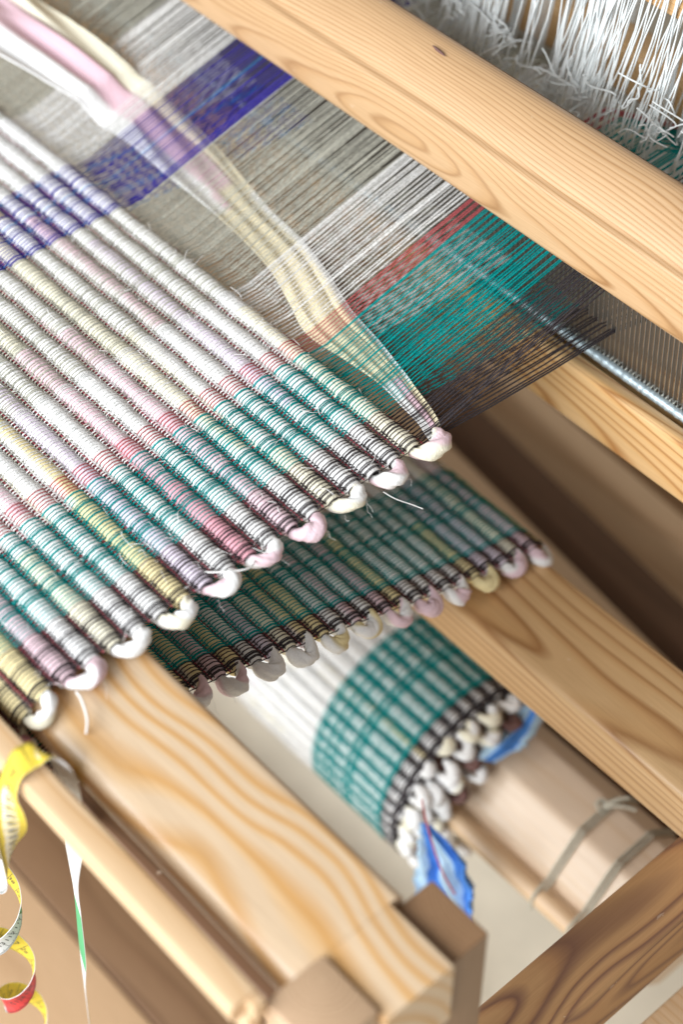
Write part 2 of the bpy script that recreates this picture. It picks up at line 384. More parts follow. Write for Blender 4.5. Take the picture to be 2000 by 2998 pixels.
# ------------------------------------------------------------ beater with reed
TILT = 0.065
def ty(y, z): return y + (0.05 - z) * TILT      # the batten leans away towards its foot
beater = empty('beater', 'pine beater with thick rounded hand rail, steel reed and lower sley', 'beater', (0, 0.15, -0.09))
cp = rounded([(0.172, 0.066), (0.174, 0.126), (0.164, 0.1395), (0.148, 0.1375), (0.1345, 0.1295), (0.1260, 0.1210), (0.1238, 0.1162), (0.1178, 0.1150), (0.1142, 0.098), (0.1165, 0.070), (0.122, 0.066), (0.149, 0.066), (0.149, 0.078), (0.159, 0.078), (0.159, 0.066)],
             [0.003, 0.012, 0.008, 0.008, 0.005, 0.0022, 0.0020, 0.0028, 0.012, 0.004, 0.003, 0, 0, 0, 0], 4)
obj('hand_rail', smooth_bev(prism_x(cp, -1.3, 0.16, M['cap'], 0, 'hand_rail')), beater)
kn = mesh_np('knot', *tube_geo(np.array([(-0.1825, .1490, .1383), (-0.178, .1482, .1381), (-0.1725, .1475, .1381), (-0.168, .147, .1379)]), np.array([.0002, .0010, .0009, .0001]), 8), M['brownrag'])
obj('knot', kn, beater)
sp_ = rounded([(ty(0.132, -0.092), -0.092), (ty(0.178, -0.092), -0.092), (ty(0.178, -0.03), -0.034), (0.166, -0.034), (0.166, -0.046), (0.1525, -0.046), (0.1515, -0.0375), (0.1400, -0.0355), (0.1375, -0.0405)],
              [0.004, 0.004, 0.003, 0, 0, 0, 0.001, 0.004, 0.004], 4)
obj('sley', smooth_bev(prism_x(sp_, -1.3, 0.16, M['sley'], 0, 'sley')), beater)
# reed: lower bound edge, wires, upper edge hidden in the hand rail groove
zt, zb = 0.0765, -0.0430
reed_x0, reed_x1 = -0.74, 0.13
def tube_x(y, z, r, n=10, x0=reed_x0, x1=reed_x1, wob=0, step=0.01):
    xs = np.arange(x0, x1, step); P = np.stack([xs, np.full_like(xs, y), np.full_like(xs, z)], 1)
    return tube_geo(P, r + (rng.random(len(xs)) - .5) * wob, n)
obj('reed_edge', mesh_np('reed_edge', *join_geo([tube_x(ty(0.1515, -0.039), -0.0345, 0.0034, 10, wob=0.0008, step=0.0015), tube_x(ty(0.156, -0.04), -0.0400, 0.0034, 10)]), M['steel']), beater, label='galvanised lower edge of the reed')
bl = []
for xx in np.arange(reed_x0, reed_x1, 0.0034):
    y = ty(0.1535, -0.033)
    P = np.array([(xx, y, -0.0365), (xx + .0004, y - .0001, -0.0318), (xx + .0008, y + .0018, -0.0300), (xx + .0012, y + .004, -0.032)])
    bl.append(tube_geo(P, 0.0008, 4))
V, F = join_geo(bl); obj('reed_binding', mesh_np('reed_binding', V, F, M['rbind']), beater, kind='stuff')
wv = box((-0.00022, -0.0020, 0), (0.00022, 0.0020, 1), M['wire'], 0, 'reed_wire')
wires = np.arange(reed_x1 - 0.002, reed_x0, -0.0042)
y_t, y_b = ty(0.155, zt), ty(0.155, zb); Lw = math.hypot(zt - zb, y_t - y_b)
for k, xx in enumerate(wires):
    if xx < -0.60: continue
    o = bpy.data.objects.new('reed_wire', wv); COL.objects.link(o); o.parent = beater
    o.matrix_parent_inverse = Matrix.Translation(-world_loc(beater))
    o.location = (xx, y_b, zb + 0.006); o.scale = (1, 1, Lw - 0.008); o.rotation_euler = (math.atan2(y_b - y_t, zt - zb), 0, 0)

# ------------------------------------------------------------ rug
rug = empty('rag_rug', 'striped white, teal and pink rag rug being woven on the loom', 'rug', (0, -0.15, 0))
PITCHY = 0.0171; LOWP = 0.0156; SX = -0.0115
WHITE, PINKW, LILAC, YEL, PINK, CREAM = (0.88, 0.88, 0.88), (0.80, 0.60, 0.66), (0.76, 0.68, 0.79), (0.86, 0.74, 0.42), (0.80, 0.40, 0.47), (0.88, 0.84, 0.68)
PAL = [WHITE] * 12 + [PINKW] * 3 + [LILAC] + [YEL] + [CREAM] * 3
def strip_colors(xs, nphi, r, first=None, pinkseg=None):
    """two fabric layers twisted together: colour by length and by angle, with ragged joins"""
    n = len(xs); out = np.zeros((n, nphi, 3))
    def track():
        c = np.zeros((n, 3)); i = 0; col = np.array(first if first is not None else PAL[r.integers(len(PAL))])
        while i < n:
            L = int((0.05 + r.random() * 0.22) / abs(xs[1] - xs[0])); c[i:i + L] = col; i += L
            col = np.array(PAL[r.integers(len(PAL))])
        return c
    a, b_ = track(), track()
    ph = np.linspace(0, 2 * np.pi, nphi, endpoint=False)
    split = 1.2 + np.cumsum(r.normal(0, 0.04, n)) * 0.6 + 0.3 * np.sin(xs * 20 + r.random() * 6)
    wd = 1.2 + 0.5 * np.sin(xs * 9 + r.random() * 6)
    d = np.abs(((ph[None, :] - split[:, None] + np.pi) % (2 * np.pi)) - np.pi)
    k = 1 / (1 + np.exp(-(wd[:, None] - d) * 14))
    out = a[:, None, :] * (1 - k[..., None]) + b_[:, None, :] * k[..., None]
    out *= 1 + r.normal(0, 0.018, (n, 1, 1))
    return np.clip(out, 0, 0.95)

# centre path of the cloth in the y-z plane: woven web, over the breast beam, back under it, over the knee beam, down to the cloth roll
ctrl = [(-0.0137, -0.0025), (-0.10, -0.0025), (-0.20, -0.0030), (-0.290, -0.0040), (-0.316, -0.0065), (-0.3285, -0.0165), (-0.3325, -0.032), (-0.3325, -0.060), (-0.327, -0.074), (-0.31, -0.0805), (-0.26, -0.0835),
        (-0.203, -0.0945), (-0.10, -0.1305), (0.0, -0.1685), (0.055, -0.1880), (0.085, -0.1960), (0.104, -0.2000), (0.1165, -0.2080), (0.1195, -0.225), (0.121, -0.25), (0.128, -0.30)]
cw = catmull(np.array(ctrl), 12)
sl = np.concatenate([[0], np.cumsum(np.linalg.norm(np.diff(cw, axis=0), axis=1))])
def path_at(s):
    y = np.interp(s, sl, cw[:, 0]); z = np.interp(s, sl, cw[:, 1])
    e = 0.002
    t = np.array([np.interp(s + e, sl, cw[:, 0]) - np.interp(s - e, sl, cw[:, 0]), np.interp(s + e, sl, cw[:, 1]) - np.interp(s - e, sl, cw[:, 1])])
    t /= np.linalg.norm(t) + 1e-9
    return np.array([y, z]), t, np.array([t[1], -t[0]])   # outward side: up on the web (travelling towards -y)

# circle of the wound cloth roll
RC, RR = (0.066, -0.452), 0.086
def roll_at(a, R=RR):
    p = np.array([RC[0] + R * math.cos(a), RC[1] + R * math.sin(a)])
    return p, np.array([-math.sin(a), math.cos(a)]), np.array([math.cos(a), math.sin(a)])

# warp ends: x position of every over-end (A) and under-end (B)
def band(x):
    d = -x
    if d < 0.048: return 'black'
    if d < 0.123: return 'teal'
    if d < 0.141: return 'red'
    if d < 0.205: return 'white'
    if d < 0.327: return 'grey'
    if d < 0.392: return 'indigo'
    return 'white' if d < 0.47 else 'grey'
def band_low(x, cc):
    d = -x
    return 'black' if d < 0.031 else ('teal' if d < 0.116 else ('white' if cc in ('teal', 'black', 'red', 'white') else cc))
ends = []      # (x, set, colour)
x = SX - 0.0008; i = 0
while x > -0.70:
    c = band(x)
    pitch = 0.00115 if -x < 0.018 else (0.00142 if -x < 0.141 else 0.00155)
    setn = 'A' if i % 2 == 0 else 'B'
    cc = c
    if c == 'red' and setn == 'B': cc = 'white'
    if c == 'teal' and -x > 0.113 and setn == 'B': cc = 'white'
    if c == 'indigo' and setn == 'B' and rng.random() < 0.22: cc = 'blue'
    if c == 'indigo' and abs(-x - 0.362) < 0.0013: cc = 'blue'
    if c == 'white' and setn == 'B' and rng.random() < 0.3: cc = 'grey'
    ends.append((x + rng.normal(0, 0.00025), setn, cc))
    # some ends run doubled
    if setn == 'A' and rng.random() < 0.20:
        ends.append((x - 0.0008, 'A', cc))
    x -= pitch; i += 1
AX = np.array(sorted([e[0] for e in ends if e[1] == 'A']))

HW, HH = 0.0083, 0.0065          # half width and half height of a roll
def roll_mesh(c, t, n, x0, x1, step, r, first=None, nphi=12, hw=HW, hh=HH, pillow=True):
    xs = np.arange(x0, x1 + 1e-6, step)
    ph = np.linspace(0, 2 * np.pi, nphi, endpoint=False)
    k1, k2 = r.random(2) * 6
    wob = 1 + 0.055 * np.sin(xs * 43 + k1) + 0.045 * np.sin(xs * 117 + k2) + 0.02 * np.sin(xs * 260 + k1 * 2) + np.convolve(r.normal(0, 0.05, len(xs)), np.ones(9) / 9, 'same')
    sc = wob.copy()
    if pillow:
        j = np.clip(np.searchsorted(AX, xs), 1, len(AX) - 1)
        d = np.minimum(np.abs(xs - AX[j - 1]), np.abs(xs - AX[j]))
        sc *= 1 - 0.075 * np.exp(-(d / 0.0007) ** 2)
    end = np.clip((x1 - xs) / 0.006, 0, 1) ** 0.5
    sc *= 0.45 + 0.55 * end
    drift = np.zeros(len(xs))
    a = hw * sc; b_ = hh * sc
    Y = c[0] + drift[:, None] * t[0] + a[:, None] * np.cos(ph) * (-t[0]) + b_[:, None] * np.sin(ph) * n[0]
    Z = c[1] + drift[:, None] * t[1] + a[:, None] * np.cos(ph) * (-t[1]) + b_[:, None] * np.sin(ph) * n[1]
    V = np.stack([np.broadcast_to(xs[:, None], Y.shape), Y, Z], -1).reshape(-1, 3)
    cols = strip_colors(xs[::-1], nphi, r, first)[::-1].reshape(-1, 3)
    return V, grid_faces(len(xs), nphi), cols, (xs, wob * (0.45 + 0.55 * end))

FIRST = [CREAM, WHITE, WHITE, WHITE, CREAM, WHITE, PINKW, WHITE, PINK, WHITE, LILAC, YEL, WHITE, WHITE, CREAM, WHITE, PINKW, YEL]
SWEB = 20 * PITCHY
SK = [(k + 0.5) * PITCHY for k in range(20)] + [SWEB + (k + 0.5) * LOWP for k in range(int((sl[-1] - SWEB) / LOWP))]
NR = len(SK)
web_x0, low_x0 = -0.70, -0.46
rolls = []; girth_web = []
for k in range(NR):
    s = SK[k]
    c, t, n = path_at(s)
    upper = k < 20
    r = np.random.default_rng(100 + k)
    f = FIRST[k] if k < len(FIRST) else (YEL if k % 5 == 2 else None)
    V, F, C_, gi = roll_mesh(c, t, n, web_x0 if upper else low_x0, SX, 0.001 if upper else 0.0018, r, f, 12 if upper else 10, HW if upper else HW * 0.92, HH if upper else HH * 0.95)
    rolls.append((c, t, n, f)); girth_web.append(gi)
    obj('weft_roll', mesh_np('weft_roll', V, F, M['rag'], cols=C_), rug)
# rolls on the cloth beam
ROLLP = 0.0134; A_TOP = math.radians(215); Ltot = math.radians(223) * RR
def roll_path(s):
    c, t, n = roll_at(A_TOP - s / RR); return c, -t, n
girth_roll = []
for k in range(int(Ltot / ROLLP)):
    c, t, n = roll_path((k + 0.5) * ROLLP); r = np.random.default_rng(300 + k)
    V, F, C_, gi = roll_mesh(c, t, n, -0.62, SX + r.normal(0, .001), 0.002, r, None if r.random() < .3 else WHITE, 10, 0.0064, 0.0054)
    girth_roll.append(gi); obj('weft_roll', mesh_np('weft_roll', V, F, M['rag'], cols=C_), rug)

# warp threads
# order of the arc must run with the path: cos goes from the fell side to the front side
def arc_fix(setn, smax, s0=0.0, at=path_at, pit=PITCHY, hh=HH, hw=HW, sg=1, k0=0):
    """centre, swelling part and outward unit for every point of an end; the swelling follows each roll's own girth"""
    c_, u_, o_, k_ = [], [], [], []; K = int((smax - s0) / pit + 1e-6)
    def add(c, u, o, k): c_.append(c); u_.append(u); o_.append(o); k_.append(k)
    Z0 = np.zeros(2)
    for k in range(K):
        s = s0 + (k + 0.5) * pit; c, t, n = at(s); n = n * sg
        c2, t2, n2 = at(s + pit / 2); n2 = n2 * sg
        if setn == 'A':
            for ph in (2.75, 2.2, 1.57, 0.94, 0.39):
                d = t * math.cos(ph) + n * math.sin(ph)
                add(c, t * math.cos(ph) * hw * 0.98 + n * math.sin(ph) * hh, d * 0.00022, k + k0)
            add(c2, Z0, n2 * 0.0018, -1)
        else:
            add(c, -n * hh, -n * 0.0004, k + k0)
            add(c2, Z0, -t2 * 0.0015 + n2 * 0.0048, -1); add(c2, Z0, t2 * 0.0015 + n2 * 0.0048, -1)
    return np.array(c_), np.array(u_), np.array(o_), np.array(k_)
def end_at(W, x, girth):
    c, u, o, k = W
    g = np.array([np.interp(x, *girth[q]) if 0 <= q < len(girth) else 1.0 for q in range(k.max() + 1)])
    return c + u * np.where(k < 0, 1.0, g[np.maximum(k, 0)])[:, None] + o
TR = 0.00046
PA, PB = arc_fix('A', SWEB), arc_fix('B', SWEB)
def shed_x(x, y): return x + (0.0100 + 0.024 * (-x) * -1 * 0) * min(1, max(0, y) / 0.155)
def shed(x, setn, r):
    """free part of an end from the fell through the reed to the heddles and behind"""
    j = r.normal(0, 0.0008)
    if setn == 'A': P = [(0.0, -0.0005), (0.045, 0.0150), (0.10, 0.0330), (0.155, 0.0500 + j), (0.215, 0.0560 + j), (0.272 + j * 3, 0.0570 + j), (0.34, 0.012), (0.50, -0.06)]
    else: P = [(0.0, -0.0055), (0.045, -0.0070), (0.10, -0.0060), (0.155, -0.0030 + j), (0.215, -0.0200 + j), (0.285, -0.0420 + j), (0.36, -0.035), (0.50, -0.065)]
    dent = round((shed_x(x, 0.155)) / 0.0018) * 0.0018
    xd = dent + r.normal(0, 0.00016)
    out = []
    for y, z in P:
        u = min(1, max(0, y) / 0.155)
        out.append((x * (1 - u) + xd * u, y, z))
    return np.array(out)[::-1]
solo, rest = [], {}
nsolo = 0
for (x, setn, cc) in ends:
    r = np.random.default_rng(int(-x * 1e6) + 5)
    W = PA if setn == 'A' else PB
    Q = end_at(W, x, girth_web)
    wob = np.convolve(r.normal(0, 0.0011, len(Q) + 60), np.ones(60) / 60, 'same')[30:-30]
    Pw = np.stack([x + wob, Q[:, 0], Q[:, 1]], 1)
    P = np.concatenate([shed(x, setn, r), Pw])
    rs = [.00062, .00062, .00062, .00062, .00060, .00054, .00044, .00038] if setn == 'A' else [.00064, .00064, .00064, .00064, .00064, .00060, .00056, .00050]
    rw = 0.00046 if setn == 'B' else (0.00031 if cc == 'black' else 0.00036)
    V, F = tube_geo(P, np.r_[rs, np.full(len(P) - 8, rw)] * (0.92 + 0.2 * r.random()), 5)
    if nsolo < 298:
        obj('warp_thread', mesh_np('warp_thread', V, F, M['t_' + cc]), rug); nsolo += 1
    else: rest.setdefault(cc, []).append((V, F))
def merged(name, groups, parent):
    keys = list(groups); Vs, Fs, mi, k = [], [], [], 0
    for i, c in enumerate(keys):
        V, F = join_geo(groups[c]); Vs.append(V); Fs.append(F + k); k += len(V); mi += [i] * len(F)
    return obj(name, mesh_np(name, np.concatenate(Vs), np.concatenate(Fs), [M['t_' + c] for c in keys], mat_idx=mi), parent, kind='stuff')
merged('warp', rest, rug)
# warp on the lower layers
low, rollg = {}, {}
SA, SB = arc_fix('A', sl[-1], SWEB, pit=LOWP, hh=HH * .95, hw=HW * .92, sg=-1, k0=20), arc_fix('B', sl[-1], SWEB, pit=LOWP, hh=HH * .95, hw=HW * .92, sg=-1, k0=20)
CA, CB = arc_fix('A', Ltot, 0, roll_path, 0.0134, 0.0054, 0.0066), arc_fix('B', Ltot, 0, roll_path, 0.0134, 0.0054, 0.0066)
for (x, setn, cc) in ends:
    if x > -0.46:
        Q = end_at(SA if setn == 'A' else SB, x, girth_web)
        low.setdefault(band_low(x, cc), []).append(tube_geo(np.stack([np.full(len(Q), x), Q[:, 0], Q[:, 1]], 1), 0.00048, 4))
    if x > -0.55:
        Q = end_at(CA if setn == 'A' else CB, x, girth_roll)
        c3 = band_low(x, cc); c3 = 'white' if c3 in ('red', 'indigo', 'grey') else c3
        rollg.setdefault(c3, []).append(tube_geo(np.stack([np.full(len(Q), x), Q[:, 0], Q[:, 1]], 1), 0.00070 if setn == 'A' else 0.0009, 4))
merged('warp', low, rug); merged('warp', rollg, rug)
# crimson binding picks between the rolls
for k in range(NR):
    if k == 0: ss = [0.0, PITCHY]
    else: ss = [SK[k] + (PITCHY if k < 20 else LOWP) / 2]
    for s in ss:
        c, t, n = path_at(s)
        xs = np.arange(web_x0 if k < 20 else low_x0, SX + 0.0025, 0.004)
        c = c + n * (0.0002 if s == 0.0 else (0.0029 if k < 20 else -0.0029))
        P = np.stack([xs, np.full_like(xs, c[0]) + rng.normal(0, .0002, len(xs)), np.full_like(xs, c[1]) + rng.normal(0, .00015, len(xs))], 1)
        obj('binding_thread', mesh_np('binding_thread', *tube_geo(P, 0.00055, 5), M['bind']), rug)

# selvage loops: each joins two neighbouring rolls
def loop_mesh(ca, cb, n, r, ra=0.0058, out=0.0150, col1=WHITE, col2=WHITE):
    """U-turn of twisted rag from roll end a to roll end b; ca, cb are (y,z)"""
    ca, cb = np.array(ca), np.array(cb); mid = (ca + cb) / 2
    pts = []
    N = 26
    for i in range(N + 1):
        u = i / N; th = math.pi * u
        yz = ca * (0.5 + 0.5 * math.cos(th)) + cb * (0.5 - 0.5 * math.cos(th))
        yz = yz + (yz - mid) * 0.10
        xx = -0.0045 - 0.003 * u + (out + 0.0055) * math.sin(min(math.pi, th * (1.12 - .12 * u))) ** 0.8
        lift = 0.0016 * math.sin(th) - 0.0020 * u
        pts.append((xx + SX + 0.0005, yz[0] + n[0] * lift, yz[1] + n[1] * lift))
    P = np.array(pts)
    u = np.linspace(0, 1, N + 1)
    prof = 0.42 + 0.58 * np.clip(np.minimum(u / 0.14, (1 - u) / 0.42), 0, 1) ** 0.7
    rad = 0.92 * ra * prof * (1.0 + 0.12 * np.sin(u * 7 + r.random() * 6))
    T, A, B = frames(P); nph = 26
    ph = np.linspace(0, 2 * np.pi, nph, endpoint=False)
    tw = r.choice([-1, 1]) * (1.2 + r.random() * 1.6)
    base = ph[None, :] + tw * np.pi * u[:, None]
    fold = 1 + 0.11 * np.cos(2 * base + r.random() * 6) + 0.09 * np.abs(np.cos(2.5 * base + r.random() * 6)) + 0.07 * np.cos(5 * base + 9 * u[:, None] + r.random() * 6) + 0.03 * np.cos(9 * base)
    V = P[:, None, :] + (rad[:, None] * fold)[..., None] * (np.cos(ph)[None, :, None] * A[:, None, :] + np.sin(ph)[None, :, None] * B[:, None, :])
    k = 1 / (1 + np.exp(-8 * np.sin(base + r.random() * 6)))
    C_ = np.array(col1)[None, None, :] * k[..., None] + np.array(col2)[None, None, :] * (1 - k[..., None])
    return V.reshape(-1, 3), grid_faces(N + 1, nph), C_.reshape(-1, 3)
LC = [(CREAM, PINKW), (WHITE, PINKW), (WHITE, CREAM), (PINKW, PINKW), (WHITE, PINKW), (PINKW, WHITE), (CREAM, WHITE), (WHITE, WHITE), (WHITE, PINKW), (WHITE, CREAM)]
def add_loop(ca, cb, n, seed, cols, ra=0.0062, out=0.0085):
    r = np.random.default_rng(seed)
    V, F, C_ = loop_mesh(ca, cb, n, r, ra, out * (0.85 + 0.35 * r.random()), *cols)
    obj('selvage_loop', mesh_np('selvage_loop', V, F, M['rag'], cols=C_), rug)
fell = (np.array((-0.002, -0.0015)), None, np.array((0, 1.0)))
add_loop(fell[0] + np.array((0.0, 0.001)), rolls[0][0], np.array((0, 1.0)), 500, LC[0], 0.0060, 0.0085)
for k in range(1, NR - 1, 2):
    c1, _, n1, _ = rolls[k]; c2, _, n2, _ = rolls[k + 1]
    q = (k + 1) // 2
    cols = LC[q] if q < len(LC) else random.choice([(WHITE, PINKW), (YEL, WHITE), (WHITE, WHITE), (PINK, WHITE), (PINKW, WHITE), (YEL, YEL), (PINKW, PINKW)])
    if k in (33, 35): cols = (WHITE, WHITE)
    add_loop(c1, c2, n1 + n2, 500 + k, cols, 0.0051 + 0.0006 * random.random())
# cloth roll: knobby loop ends of several wound turns
for R, xo, a0, a1 in ((RR, 0.000, 10, 205), (RR - 0.010, 0.006, 40, 232), (RR - 0.019, 0.011, 70, 240), (RR - 0.028, 0.015, 90, 244)):
    st = 0.0225 / R
    a = math.radians(a0)
    while a < math.radians(a1):
        ca, _, n = roll_at(a, R); cb, _, _ = roll_at(a + st * 0.5, R)
        r = np.random.default_rng(int(a * 1000) + int(R * 1e5))
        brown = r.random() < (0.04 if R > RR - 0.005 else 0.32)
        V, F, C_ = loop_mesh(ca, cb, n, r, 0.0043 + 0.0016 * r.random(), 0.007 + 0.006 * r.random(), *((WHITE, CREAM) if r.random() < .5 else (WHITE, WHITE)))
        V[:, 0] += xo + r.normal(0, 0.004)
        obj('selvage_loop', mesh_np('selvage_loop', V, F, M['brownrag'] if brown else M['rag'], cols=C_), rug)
        a += st
# inner turns of the roll close it off behind the loops
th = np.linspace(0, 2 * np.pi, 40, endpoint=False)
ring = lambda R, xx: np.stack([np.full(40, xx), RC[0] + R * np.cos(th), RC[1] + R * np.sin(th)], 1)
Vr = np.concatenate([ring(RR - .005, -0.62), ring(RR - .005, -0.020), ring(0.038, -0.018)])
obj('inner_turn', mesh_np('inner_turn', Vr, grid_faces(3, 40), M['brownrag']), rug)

# frayed fibres between rolls
fr = []
for q in range(320):
    k = int(rng.integers(0, 18)); s = (k + rng.choice([0.05, 0.95, 0.5])) * PITCHY
    c, t, n = path_at(s); x0 = -0.55 * rng.random() ** 1.1 - 0.004
    L = 0.003 + 0.009 * rng.random(); d = rng.normal(0, 1, 3); d[2] = abs(d[2]) * 0.4; d /= np.linalg.norm(d)
    p0 = np.array((x0, c[0], c[1] + (0.0068 if abs(s / PITCHY % 1 - .5) < .2 else 0.003)))
    e = rng.normal(0, 0.004, 3); e[2] = abs(e[2]) * 0.5
    u = np.linspace(0, 1, 7)[:, None]
    P = p0 + d * L * u + e * (u * (1 - u)) * 2
    P[:, 2] += 0.001
    fr.append(tube_geo(P, 0.00022, 3))
for q in range(420):
    k = int(rng.integers(0, 18)); c, t, n = path_at(SK[k]); x0 = -0.50 * rng.random() - 0.012; ph = rng.uniform(0.6, 2.6)
    p0 = np.array((x0, c[0] + t[0] * math.cos(ph) * HW, c[1] + math.sin(ph) * HH))
    d = np.array((rng.normal(0, 1), rng.normal(0, .7), .25 + abs(rng.normal(0, .3)))); d /= np.linalg.norm(d); u = np.linspace(0, 1, 5)[:, None]
    fr.append(tube_geo(p0 + d * (0.002 + .005 * rng.random()) * u + rng.normal(0, .0012, 3) * u * u, 0.00011, 3))
for k in range(0, 16):                                  # whiskers on the selvage
    i = int(rng.integers(0, len(rolls))); c = rolls[i][0]
    P = np.array((-0.002, c[0], c[1])) + np.cumsum(rng.normal(0, 0.0008, (7, 3)) + np.array((0.0012, -0.0004, -0.0006)), 0)
    fr.append(tube_geo(P, 0.00013, 3))
V, F = join_geo(fr); obj('frayed_fibre', mesh_np('frayed_fibre', V, F, M['fray']), rug, kind='stuff')
# loose cut ends at the selvage
for P, rr_ in (([(0.004, -0.158, 0.000), (0.009, -0.166, 0.003), (0.006, -0.175, 0.004), (-0.004, -0.186, 0.0025), (-0.010, -0.190, 0.001)], 0.0010),
               ([(0.010, -0.298, -0.004), (0.018, -0.300, -0.002), (0.028, -0.304, -0.006), (0.033, -0.309, -0.011)], 0.0013),
               ([(0.012, -0.060, -0.004), (0.020, -0.057, -0.006), (0.028, -0.050, -0.010), (0.034, -0.046, -0.012)], 0.0005)):
    P = [(q[0] + SX, q[1], q[2]) for q in P]
    obj('loose_end', mesh_np('loose_end', *tube_geo(catmull(P, 6), rr_ * 0.6, 6), M['fray']), rug)

# ------------------------------------------------------------ rag strip lying in the shed
def strip():
    # x, y of the centre, width, height z of the centre, openness of the folds
    K = np.array([(-0.009, -0.004, 0.010, 0.0005, .2), (-0.016, -0.001, 0.012, 0.000, .2), (-0.030, 0.0045, 0.014, -0.002, .25), (-0.050, 0.0085, 0.017, -0.002, .3), (-0.070, 0.0125, 0.020, -0.002, .35), (-0.105, 0.0155, 0.030, -0.001, .5), (-0.140, 0.0175, 0.038, 0.000, .6), (-0.175, 0.029, 0.037, 0.001, .6),
                  (-0.210, 0.0385, 0.034, 0.002, .55), (-0.262, 0.0445, 0.034, 0.003, .6), (-0.330, 0.0515, 0.048, 0.006, .8), (-0.380, 0.053, 0.049, 0.012, .9), (-0.410, 0.0490, 0.050, 0.022, 1.1), (-0.432, 0.0400, 0.054, 0.032, 1.3), (-0.462, 0.0310, 0.062, 0.041, 1.6), (-0.51, 0.0240, 0.072, 0.044, 1.8), (-0.57, 0.0200, 0.076, 0.045, 2.0), (-0.66, 0.018, 0.078, 0.045, 2.0)])
    Q = catmull(K, 10); n = len(Q); m = 41
    v = np.linspace(-0.5, 0.5, m)
    V = np.zeros((n, m, 3)); C_ = np.zeros((n, m, 3)); r = np.random.default_rng(9)
    ed = np.convolve(r.normal(0, 0.02, n), np.ones(5) / 5, 'same')
    for i, (x, y, wd, z, op) in enumerate(Q):
        wv_ = v * wd * (1 + ed[i])
        # soft lengthwise pleats, the middle fold rides over the others
        hz = 0.0016 * op * np.sin(v * 17 + x * 30) + 0.0020 * op * np.exp(-((v - 0.12 - 0.05 * math.sin(x * 25)) / 0.10) ** 2) - 0.0022 * op * np.exp(-((v - 0.26 - .04 * math.sin(x * 18)) / 0.035) ** 2)
        hz += 0.004 * np.clip(op - 1, 0, 1) * np.exp(-((v - 0.36) / 0.11) ** 2)
        V[i, :, 0] = x + 0.35 * wv_ * min(1, abs(x) / .1) * 0.2; V[i, :, 1] = y + wv_; V[i, :, 2] = z + hz
        e1 = -0.17 + 0.05 * math.sin(x * 21); e2 = 0.25 + 0.04 * math.sin(x * 18)
        if x > -0.29: e1, e2 = (-0.6, -0.55) if x > -0.27 else (-0.25, -0.1)
        if x > -0.07: e1, e2 = -0.1, 0.25
        k1 = 1 / (1 + np.exp(-(v - e1) * 70)); k2 = 1 / (1 + np.exp(-(v - e2) * 70))
        yel = np.array((0.88, 0.78, 0.54)) if x > -0.4 else np.array((0.86, 0.82, 0.66))
        col = np.array(WHITE) * (1 - k1[:, None]) + np.array((0.76, 0.53, 0.60)) * (k1 * (1 - k2))[:, None] + yel * k2[:, None]
        k3 = 1 / (1 + np.exp(-(v - 0.38) * 60)) * (1 if -0.28 < x < -0.06 else 0)
        col = col * (1 - k3[:, None]) + np.array(WHITE) * k3[:, None]
        C_[i] = col
    zA = np.interp(V[..., 1], [0, .045, .10, .155], [-.0005, .0150, .0330, .05])
    zB = np.interp(V[..., 1], [0, .045, .10, .155], [-.0055, -.0070, -.0060, -.003])
    inside = np.clip((V[..., 0] + 0.425) / 0.02, 0, 1)
    zc = np.maximum(np.minimum(V[..., 2], zA - 0.0013), zB + 0.0024)
    V[..., 2] = V[..., 2] * (1 - inside) + zc * inside
    a = V.reshape(-1, 3); b_ = a.copy(); b_[:, 2] -= 0.0016
    nn = n * m
    F = np.concatenate([grid_faces(n, m, False), grid_faces(n, m, False)[:, ::-1] + nn])
    ii = np.arange(n - 1)
    e = [np.stack([ii * m + c_, (ii + 1) * m + c_, (ii + 1) * m + c_ + nn, ii * m + c_ + nn], 1) for c_ in (0, m - 1)]
    F = np.concatenate([F] + e)
    return mesh_np('rag_strip', np.concatenate([a, b_]), F, M['rag'], cols=np.concatenate([C_.reshape(-1, 3)] * 2))
st = obj('rag_strip', strip()); tag(st, 'folded white, pink and yellow cloth strip laid through the open warp', 'cloth strip')

# ------------------------------------------------------------ heddles
def heddle_set(y, zbar, zeye, x0, x1, count, label, seed, barz=0.036, bary=0.012, lean=0.036, group='heddle shafts behind the beater'):
    hs = empty('heddle_shaft', label, 'heddle shaft', (-.2, y, zbar), group)
    obj('shaft_bar', box((-1.3, y + 0.004, zbar), (x1 + 0.1, y + 0.004 + bary, zbar + barz), M['shaft'], 0.004), hs)
    if seed == 21: obj('lower_shaft_bar', box((-1.3, y + 0.012, -0.245), (x1 + 0.1, y + 0.024, -0.135), M['shaft'], 0.003), hs)
    r = np.random.default_rng(seed)
    cl = np.sort(r.uniform(x0, x1, max(4, count // 6)))
    for k in range(count):
        c = cl[r.integers(len(cl))]
        xe = c + r.normal(0, 0.006); xt = c * 1.0 + lean + r.normal(0, 0.012)
        zt_ = zbar + barz + 0.07
        P = []
        for u in np.linspace(0, 1, 8):
            P.append((xt + (xe - xt) * u + 0.0015 * math.sin(u * 9 + k), y - 0.002 + r.normal(0, 0.0012) + 0.004 * math.sin(u * 3), zt_ + (zeye - zt_) * u))
        obj('heddle', mesh_np('heddle', *tube_geo(np.array(P), 0.00056 + 0.0002 * r.random(), 5), M['heddle']), hs)
    return hs, r
h1, r1 = heddle_set(0.252, 0.168, 0.050, -0.47, 0.03, 240, 'front heddle shaft with white string heddles, nearest the hand rail', 21)
h2, r2 = heddle_set(0.300, 0.185, 0.000, -0.52, 0.0, 150, 'second heddle shaft with white string heddles, behind the front one', 22)
h3, r3 = heddle_set(0.345, 0.20, -0.02, -0.60, -0.02, 60, 'third heddle shaft with blurred white strings, farthest from the hand rail', 23)
